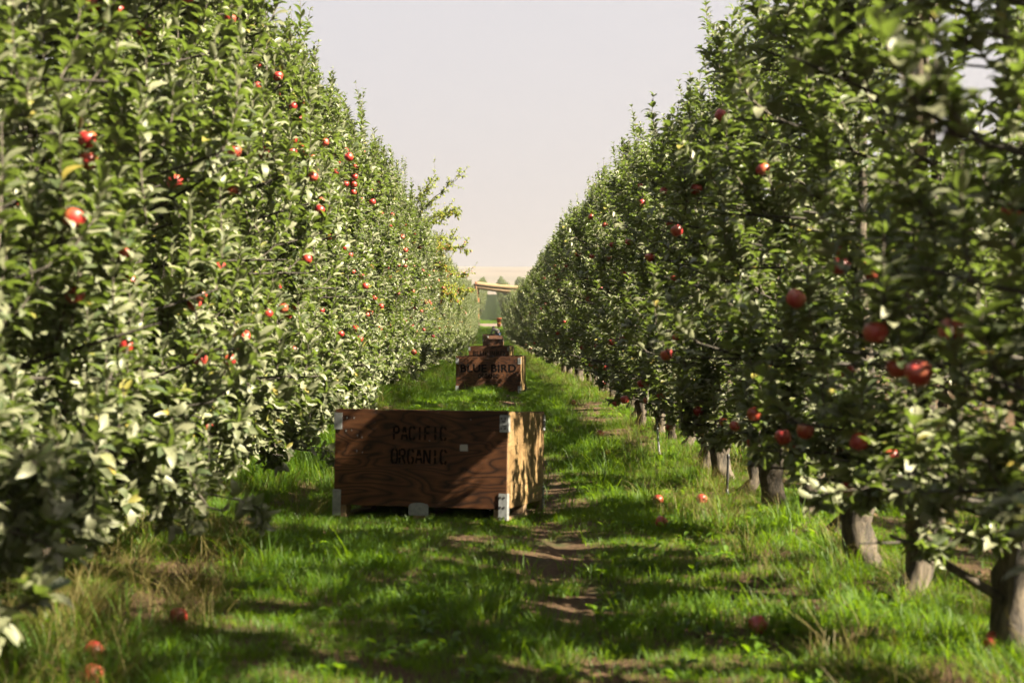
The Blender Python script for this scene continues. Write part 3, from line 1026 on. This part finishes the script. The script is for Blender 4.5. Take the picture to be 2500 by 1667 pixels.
scatter("grass", GP, np.stack([tilt[:, 0], tilt[:, 1], gg.uniform(0, 6.28, len(GP))], 1), np.repeat(GS[:, None], 3, 1), GI, gcoll,
        "rough green grass with dry tufts covering the orchard lane", "grass")

# ------------------------------------------------------------------ harvest bins
def box_mesh(name, x0, x1, y0, y1, z0, z1, mats, bev=.002, cuts=0, warp=0.0, seed=0):
    bm = bmesh.new()
    bmesh.ops.create_cube(bm, size=1.0)
    for v in bm.verts:
        v.co = Vector((x0 + (v.co.x + .5) * (x1 - x0), y0 + (v.co.y + .5) * (y1 - y0), z0 + (v.co.z + .5) * (z1 - z0)))
    if bev: bmesh.ops.bevel(bm, geom=list(bm.edges), offset=bev, segments=1, affect='EDGES')
    if cuts:
        long_e = [e for e in bm.edges if e.calc_length() > .3]
        bmesh.ops.subdivide_edges(bm, edges=long_e, cuts=cuts, use_grid_fill=True)
        for v in bm.verts:
            w = vnoise(np.array([(v.co.x + v.co.y) * 6 + seed]), np.array([v.co.z * 5 + seed]), seed)[0] - .5
            if v.co.z > z1 - .01: v.co.z += warp * w * 3
    me = bpy.data.meshes.new(name)
    bm.to_mesh(me); bm.free()
    for m in mats: me.materials.append(m)
    return me


BW, BD, BH, PT, SK = 1.22, 1.20, .74, .018, .085
STEN = {  # stencil letters in a box .6 wide, 1 high: strokes broken by bridges
    "P": [[(0, 0), (0, .44)], [(0, .54), (0, 1)], [(.12, 1), (.4, 1), (.52, .9), (.52, .62), (.4, .52), (.12, .52)]],
    "A": [[(0, 0), (.11, .42)], [(.14, .54), (.26, 1)], [(.34, 1), (.46, .54)], [(.49, .42), (.6, 0)], [(.2, .3), (.42, .3)]],
    "C": [[(.25, 1), (.12, .96), (.02, .8), (.02, .2), (.12, .04), (.25, 0)], [(.37, 1), (.5, .95), (.56, .78)], [(.37, 0), (.5, .05), (.56, .22)]],
    "I": [[(.28, 0), (.28, .45)], [(.28, .55), (.28, 1)]],
    "F": [[(.02, 0), (.02, .45)], [(.02, .55), (.02, 1)], [(.14, 1), (.54, 1)], [(.14, .52), (.44, .52)]],
    "O": [[(.25, 1), (.12, .96), (.02, .8), (.02, .2), (.12, .04), (.25, 0)], [(.36, 1), (.5, .96), (.58, .8), (.58, .2), (.5, .04), (.36, 0)]],
    "R": [[(0, 0), (0, .44)], [(0, .54), (0, 1)], [(.12, 1), (.4, 1), (.52, .9), (.52, .62), (.4, .52), (.12, .52)], [(.3, .44), (.56, 0)]],
    "G": [[(.25, 1), (.12, .96), (.02, .8), (.02, .2), (.12, .04), (.25, 0)], [(.37, 1), (.5, .95), (.56, .78)], [(.37, 0), (.5, .05), (.56, .2), (.56, .42), (.36, .42)]],
    "N": [[(0, 0), (0, 1)], [(.1, .95), (.48, .06)], [(.58, 0), (.58, 1)]],
}


def stencil_mesh(text, width, height, thick):
    """letters as flat ribbons in the xz plane facing -y, centred"""
    b = Builder()
    n = len(text); pitch = width / n
    for i, ch in enumerate(text):
        for st in STEN[ch]:
            p = np.array(st, float)
            p = np.stack([(p[:, 0] - .3) * pitch * 1.22 + (i - (n - 1) / 2) * pitch, (p[:, 1] - .5) * height], 1)
            d = np.gradient(p, axis=0); d /= np.linalg.norm(d, axis=1, keepdims=True)
            nn = np.stack([-d[:, 1], d[:, 0]], 1) * thick / 2
            a, c = p + nn, p - nn
            v = np.concatenate([np.stack([a[:, 0], 0 * a[:, 0], a[:, 1]], 1), np.stack([c[:, 0], 0 * c[:, 0], c[:, 1]], 1)])
            k = len(p)
            b.add(v, None, [(j, j + 1, k + j + 1, k + j) for j in range(k - 1)])
    return b.mesh("stencil", [M["ink"]])


def text_mesh(text, width, height, bold=.02):
    cu = bpy.data.curves.new("lettering", 'FONT')
    cu.body = text; cu.size = 1.0; cu.align_x = 'CENTER'; cu.align_y = 'CENTER'; cu.offset = bold; cu.fill_mode = 'FRONT'
    cu.space_character = 1.06
    o = bpy.data.objects.new("lettering_tmp", cu)
    COL.objects.link(o)
    dg = bpy.context.evaluated_depsgraph_get()
    me = bpy.data.meshes.new_from_object(o.evaluated_get(dg))
    bpy.data.objects.remove(o); bpy.data.curves.remove(cu)
    co = np.array([tuple(v.co) for v in me.vertices])
    mn, mx = co.min(0), co.max(0)
    c = (mn + mx) / 2
    new = np.stack([(co[:, 0] - c[0]) * width / (mx[0] - mn[0]), 0 * co[:, 0], (co[:, 1] - c[1]) * height / (mx[1] - mn[1])], 1)
    me.vertices.foreach_set("co", new.astype(np.float32).ravel())
    me.materials.clear(); me.materials.append(M["ink"]); me.update()
    return me


def l_bracket(z0, z1, w=.052, t=.003):
    """sheet wrapped round the corner at the origin, running along -x and +y"""
    o = .0035
    prof = [(-w, -o - t), (o + t, -o - t), (o + t, w), (o, w), (o, -o), (-w, -o)]
    v = [(x, y, z0) for x, y in prof] + [(x, y, z1) for x, y in prof]
    f4 = [(i, (i + 1) % 6, 6 + (i + 1) % 6, 6 + i) for i in range(6)] + [(0, 5, 4, 1), (1, 4, 3, 2), (6, 7, 10, 11), (7, 8, 9, 10)]
    return np_mesh("bracket", np.array(v), [np.array(f4)], False, [M["zinc"]])


BR_TOP, BR_BOT = l_bracket(.60, .715), l_bracket(.012, .19)
BOLT = box_mesh("bolt", -.006, .006, -.0035, .0, -.006, .006, [M["bolt"]], .0015)
SLOT = box_mesh("slot", -.016, .016, -.003, 0, -.004, .004, [M["bolt"]], .0008)
BLOCK = box_mesh("block", -.042, .042, -.05, .05, .0285, SK - .001, [M["timber"]], .003)
STAPLE = box_mesh("staple", -.0016, .0016, -.002, 0, -.006, .006, [M["zinc"]], .0004)


def harvest_bin(loc, rz, pitch, variant, label, detail=2):
    root = empty("harvest_bin", loc, Euler((pitch, 0, 0)).to_matrix().to_4x4() and (0, 0, 0))
    root.rotation_mode = 'XYZ'
    root.rotation_euler = (Matrix.Rotation(rz, 4, 'Z') @ Matrix.Rotation(pitch, 4, 'X')).to_euler('XYZ')
    tag(root, label, "bin", "wooden harvest bins down the lane")
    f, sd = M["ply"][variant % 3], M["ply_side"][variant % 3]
    hw, hd = BW / 2, BD / 2
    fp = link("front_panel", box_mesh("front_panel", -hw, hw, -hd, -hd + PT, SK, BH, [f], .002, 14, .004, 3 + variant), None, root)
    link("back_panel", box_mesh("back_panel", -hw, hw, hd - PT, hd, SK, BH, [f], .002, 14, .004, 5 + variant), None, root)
    for sgn in (-1, 1):
        xa, xb = (hw - PT, hw) if sgn > 0 else (-hw, -hw + PT)
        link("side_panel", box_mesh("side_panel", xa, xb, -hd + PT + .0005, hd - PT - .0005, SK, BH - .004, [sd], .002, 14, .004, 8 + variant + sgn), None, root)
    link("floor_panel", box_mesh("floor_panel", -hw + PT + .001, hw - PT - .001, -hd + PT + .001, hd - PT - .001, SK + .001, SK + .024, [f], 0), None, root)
    for sx in (-1, 1):
        for sy in (-1, 1):
            cx, cy = sx * (hw - PT - .001), sy * (hd - PT - .001)
            tri = [(cx, cy), (cx - sx * .07, cy), (cx, cy - sy * .07)]
            if sx * sy < 0: tri = tri[::-1]
            v = np.array([(x, y, SK + .03) for x, y in tri] + [(x, y, BH - .03) for x, y in tri])
            link("corner_post", np_mesh("corner_post", v, [np.array([[2, 1, 0], [3, 4, 5]]), np.array([[0, 1, 4, 3], [1, 2, 5, 4], [2, 0, 3, 5]])], False), M["timber"], root)
    for x in (-hw + .047, 0, hw - .047):
        r = link("runner", box_mesh("runner", x - .043, x + .043, -hd + .004, hd - .004, .001, .028, [M["timber"]], .003), None, root)
        for y in (-hd + .056, 0, hd - .056):
            link("block", BLOCK, None, r, (x, y, 0))
    for k, (sx, sy) in enumerate(((1, -1), (1, 1), (-1, 1), (-1, -1))):
        for me, zz in ((BR_TOP, (.625, .69)), (BR_BOT, (.03, .10, .165))):
            br = link("corner_bracket", me, None, root, (sx * hw, sy * hd, 0))
            br.rotation_euler = (0, 0, k * math.pi / 2)
            if detail > 1:
                for z in zz:
                    for xx in (-.040, -.014):
                        link("bolt", BOLT, None, br, (xx, -.0064, z))
                    if me is BR_TOP: link("slot", SLOT, None, br, (-.024, -.0064, z + .018 if z < .65 else z - .018))
    # plate over the end of the middle runner, arched at the top
    if detail > 0:
        n = 10
        pr = [(-.07, 0), (.07, 0)] + [(.07 * math.cos(a), .062 + .024 * math.sin(a)) for a in np.linspace(0, math.pi, n)]
        v = np.array([(x, -hd - .003, z + .028) for x, z in pr] + [(x, -hd - .0005, z + .028) for x, z in pr])
        m = len(pr)
        bm = bmesh.new()
        vs = [bm.verts.new(c) for c in v]
        bm.faces.new(vs[:m]); bm.faces.new(vs[m:][::-1])
        for i in range(m): bm.faces.new((vs[i], vs[m + i], vs[m + (i + 1) % m], vs[(i + 1) % m]))
        bmesh.ops.recalc_face_normals(bm, faces=bm.faces)
        me = bpy.data.meshes.new("runner_plate"); bm.to_mesh(me); bm.free()
        link("runner_plate", me, M["zinc"], root)
    return root, fp


yF = -BD / 2 - .0012
def letter(fp, me, x, z, name="lettering"):
    return link(name, me, None, fp, (x, yF, z))


b1, fp = harvest_bin((-.35, 10.21, -.045), R(-14), R(-3.6), 0, "nearest wooden bin, dark plywood stencilled PACIFIC ORGANIC, sunlit right side")
letter(fp, stencil_mesh("PACIFIC", .385, .088, .0138), .0, BH - .158)
letter(fp, stencil_mesh("ORGANIC", .405, .094, .0142), -.005, BH - .315)
link("sticker", box_mesh("sticker", -.027, .027, -.0015, .0, -.022, .022, [M["white"]], .0005), None, fp, (.31, -BD / 2 - .0006, BH - .25))
for x, z in [(-.525, .06), (-.475, .06), (-.53, .15), (-.49, .145), (-.447, .18), (-.415, .19), (-.45, .285), (-.41, .295), (.355, .058), (.07, .205)]:
    link("staple", STAPLE, None, fp, (x, -BD / 2 - .0003, BH - z))

b2, fp = harvest_bin((.0, 27.3, gz(0, 27.3) - .005), R(-6), R(-.3), 1, "second wooden bin from the front, dark plywood marked BLUE BIRD ORGANIC")
letter(fp, text_mesh("BLUE BIRD", 1.05, .15, .03), 0, BH - .22)
letter(fp, text_mesh("ORGANIC", .39, .088, .03), .0, BH - .365)
b3, fp = harvest_bin((.0, 43.4, gz(0, 43.4) - .01), R(-8), R(-.2), 2, "third wooden bin from the front, marked BLUE BIRD, half hidden behind the second")
letter(fp, text_mesh("BLUE BIRD", .98, .15, .03), 0, BH - .22)
harvest_bin((.12, 85.3, gz(0, 85.3)), R(-3), 0, 0, "fourth wooden bin from the front, small and dark, before the glowing one", 0)
harvest_bin((.15, 106.6, gz(0, 106.6)), R(16), 0, 1, "fifth wooden bin from the front, its face catching bright orange sunlight", 0)
harvest_bin((-.06, 111.4, gz(0, 111.4)), R(-4), 0, 2, "farthest wooden bin, dark, with a picker bending over it", 0)

# ------------------------------------------------------------------ fallen apples
spots = [(1607, 1226, "pale bruised fallen apple in open grass right of the front bin"), (1714, 1224, "fallen apple at the edge of the grass below the right trees"),
         (1616, 1282, "pinkish fallen apple just below the pale bruised one, right of the front bin"), (1465, 1064, "small pale fallen apple in the grass beyond the front bin's right side"),
         (1853, 1537, "reddish fallen apple near the lower right trunks"), (436, 1512, "single red fallen apple in the grass at lower left"),
         (1400, 985, "tiny fallen apple far up the lane's right edge"), (231, 1600, "orange fallen apple in the dry grass at the lower left corner"),
         (225, 1655, "red fallen apple at the bottom edge of the picture, lower left"), (1484, 1110, "dark fallen apple in the shaded grass beside the front bin"),
         (2433, 1583, "fallen apple at the far lower right corner in the grass")]
for px, py, lab in spots:
    d = CAMZ * FPX / (py - VY)
    for _ in range(6):
        p = at(px, py, d)
        d -= (gz(p.x, d) + .03 - p.z) * d / CAMZ * 1.0
    p = at(px, py, d)
    o = link("fallen_apple", APPLES[int(tg.integers(0, 4))], None, None, (p.x, p.y, gz(p.x, p.y) + .045))
    o.rotation_euler = (tg.uniform(.6, 2.2), tg.uniform(-.5, .5), tg.uniform(0, 6.28))
    tag(o, lab, "apple", "apples fallen on the grass")

# ------------------------------------------------------------------ posts, risers
def post(x, y, h, r, mat, name="trellis_post"):
    g = np.random.default_rng(int(y * 10))
    zs = np.linspace(-.2, h, 9)
    rr = r * (1 + g.normal(0, .025, 9))
    v, f = tube_arrays(np.stack([g.normal(0, .004, 9), g.normal(0, .004, 9), zs], 1), rr, 12)
    top = np.arange(8 * 12, 9 * 12)
    c = len(v)
    v = np.concatenate([v, [[0, 0, h + .004]]])
    f3 = np.array([(top[k], top[(k + 1) % 12], c) for k in range(12)])
    return link(name, np_mesh(name, v, [f3, f]), mat, None, (x, y, gz(x, y)))


for (x, y, h, lab) in [(2.0, 6.66, 3.75, "grey wooden trellis post among the leaves at the upper right"), (-2.62, 7.25, 3.9, "weathered trellis post inside the leaves at the far left edge")]:
    tag(post(x, y, h, .05, M["post"]), lab, "post", "wooden trellis posts in the rows")


def riser(x, y, h, mat, lab, lean):
    root = empty("irrigation_riser", (x, y, gz(x, y)))
    v, f = tube_arrays(np.array([[0, 0, -.05], [lean * .5, 0, h * .5], [lean, 0, h]]), [.010, .010, .009], 8)
    link("pipe", np_mesh("pipe", v, [f]), mat, root)
    v, f = lathe([(.004, 0), (.017, 0), (.019, .02), (.012, .03), (.012, .045), (.002, .048)], 10)
    link("fitting", np_mesh("fitting", v, [f]), M["black"], root, (0, 0, .01))
    v2, f2 = lathe([(.010, 0), (.013, .006), (.013, .03), (.004, .04)], 10)
    link("sprinkler_head", np_mesh("sprinkler_head", v2, [f2]), M["black"], root, (lean, 0, h - .005))
    tag(root, lab, "sprinkler", "irrigation risers under the right row")


riser(1.72, 14.5, .34, M["pvc"], "pale grey irrigation riser standing at the foot of the right row", -.03)
riser(1.86, 11.2, .30, M["black"], "thin black irrigation riser between the right row's trunks", .01)

# ------------------------------------------------------------------ shade net, tubs, picker at the far end
ng = empty("shade_net", (-1.62, 150.0, gz(-1.62, 150)))
top = at(1163, 688, 150.0).z
p = post(-1.62, 150.0, 6, .16, M["post_orange"], "net_post"); p.parent = ng; p.location = (0, 0, 0)
hgt = top - ng.location.z
for v in p.data.vertices: v.co.z *= hgt / 6.0
p2 = post(-1.62, 150, 6, .09, M["post_orange"], "net_post"); p2.parent = ng; p2.location = (.22, .3, 0)
for v in p2.data.vertices: v.co.z *= (hgt - .25) / 6.0
for k, (za, zb, ra, rb) in enumerate(((-.22, -.40, .24, .30), (-.52, -.80, .22, .36))):
    t = np.linspace(0, 1, 14)
    n2 = 10
    pts_ = np.stack([.1 + t * 8.5, .08 * k + 0 * t, hgt + za + (zb - za) * np.minimum(t * 2, 1) - .25 * np.sin(np.pi * t)], 1)
    v, f = tube_arrays(pts_, ra + (rb - ra) * t + .02 * np.sin(t * 40), n2)
    link("net_roll", np_mesh("net_roll", v, [f]), M["net"], ng)
# hanging slack of net down the guy line on the left
v = []
for a in np.linspace(0, 1, 9):
    xx = -3.4 * a
    zt = hgt - .05 - 3.1 * a
    zb_ = zt - (1.9 * (1 - a) + .05) + .12 * math.sin(a * 20)
    v += [(xx, .12 * math.sin(a * 9), zt), (xx + .05, .25 + .15 * math.sin(a * 13), (zt + zb_) / 2), (xx, .1 * math.sin(a * 17), zb_)]
fq = [(3 * i + j, 3 * i + 3 + j, 3 * i + 4 + j, 3 * i + 1 + j) for i in range(8) for j in range(2)]
sl = link("net_flap", np_mesh("net_flap", np.array(v), [np.array(fq)]), M["net"], ng)
sl.modifiers.new("thickness", 'SOLIDIFY').thickness = .02
tag(ng, "rolled yellow shade net sagging from an orange-brown post at the lane's end", "shade net")

for k, (py, rt, rb_, h, lab) in enumerate([(0, .20, .15, .46, "lower of two orange plastic tubs by the road at the lane's end"), (.50, .26, .18, .48, "upper wider orange plastic tub stacked at the lane's end")]):
    x, y = at(1218, 797, 147.0).x, 147.0
    zb_ = gz(x, y) + .02 + py
    v, f = lathe([(.01, 0), (rb_, 0), (rt * .97, h * .88), (rt * 1.06, h * .89), (rt * 1.06, h), (rt * .95, h), (rb_ * .93, .03), (.01, .03)], 18)
    root = link("picking_tub", np_mesh("picking_tub", v, [f]), M["orange"], None, (x, y, zb_))
    tag(root, lab, "tub", "stacked orange tubs")


def skinned(name, pts, edges, rad, mat, parent, root=0, sub=2):
    me = bpy.data.meshes.new(name)
    me.from_pydata([tuple(p) for p in pts], edges, [])
    o = link(name, me, mat, parent)
    o.modifiers.new("skin", 'SKIN').use_smooth_shade = True
    for i, r in enumerate(rad):
        me.skin_vertices[0].data[i].radius = (r, r)
    me.skin_vertices[0].data[root].use_root = True
    o.modifiers.new("sub", 'SUBSURF').levels = sub
    o.modifiers["sub"].render_levels = sub
    return o


def picker(x, y, rz):
    """bending forward over a bin, arms reaching down; faces +y in its own frame"""
    root = empty("person", (x, y, gz(x, y)), (0, 0, rz))
    pelvis = (0, -.18, .86); waist = (0, -.08, 1.0); chest = (0, .16, 1.14); neck = (0, .30, 1.18); head = (0, .38, 1.22); crown = (0, .44, 1.27)
    J = [pelvis, waist, chest, neck, head, crown]
    E = [(0, 1), (1, 2), (2, 3), (3, 4), (4, 5)]
    Rd = [.13, .13, .14, .06, .095, .075]
    for s in (-1, 1):
        k = len(J)
        J += [(s * .19, .20, 1.12), (s * .24, .34, .92), (s * .17, .50, .76), (s * .15, .58, .68), (s * .14, .61, .63)]
        Rd += [.065, .050, .036, .034, .022]
        E += [(2, k), (k, k + 1), (k + 1, k + 2), (k + 2, k + 3), (k + 3, k + 4)]
        k = len(J)
        J += [(s * .10, -.16, .80), (s * .11, -.02, .46), (s * .11, -.10, .09), (s * .12, .06, .04)]
        Rd += [.095, .062, .045, .04]
        E += [(0, k), (k, k + 1), (k + 1, k + 2), (k + 2, k + 3)]
    skinned("body", J, E, Rd, M["skin"], root)
    Js = [(0, -.20, .90), waist, chest, (0, .27, 1.17)]; Es = [(0, 1), (1, 2), (2, 3)]; Rs = [.155, .155, .165, .08]
    for s in (-1, 1):
        k = len(Js)
        Js += [(s * .19, .20, 1.12), (s * .24, .34, .92), (s * .18, .48, .78)]; Rs += [.085, .07, .055]
        Es += [(2, k), (k, k + 1), (k + 1, k + 2)]
    skinned("shirt", Js, Es, Rs, M["shirt"], root)
    Jt = [(0, -.18, .88)]; Et = []; Rt = [.165]
    for s in (-1, 1):
        k = len(Jt)
        Jt += [(s * .10, -.16, .78), (s * .11, -.02, .46), (s * .11, -.10, .12)]; Rt += [.12, .085, .07]
        Et += [(0, k), (k, k + 1), (k + 1, k + 2)]
    skinned("trousers", Jt, Et, Rt, M["jeans"], root)
    for s in (-1, 1):
        skinned("boot", [(s * .11, -.13, .06), (s * .115, 0, .05), (s * .12, .10, .04)], [(0, 1), (1, 2)], [.06, .055, .045], M["boot"], root)
    v, f = lathe([(.115, 0), (.118, .05), (.09, .11), (.04, .14), (.002, .145)], 16)
    cap = link("cap", np_mesh("cap", v, [f]), M["cap"], root, (0, .40, 1.24))
    cap.rotation_euler = (R(-35), 0, 0)
    vb = np.array([(.115 * math.sin(a), .10 + .09 * math.cos(a) if 0 else .06 + .14 * math.cos(a), .0) for a in np.linspace(-1.2, 1.2, 9)] + [(.10 * math.sin(a), .05 + .05 * math.cos(a), .01) for a in np.linspace(-1.2, 1.2, 9)])
    brim = link("brim", np_mesh("brim", vb, [np.array([(i, i + 1, 10 + i, 9 + i) for i in range(8)])]), M["cap"], cap)
    brim.modifiers.new("thickness", 'SOLIDIFY').thickness = .01
    tag(root, "person in dark cap, grey shirt and blue jeans bending over the farthest bin", "person")


picker(.42, 110.45, R(40))
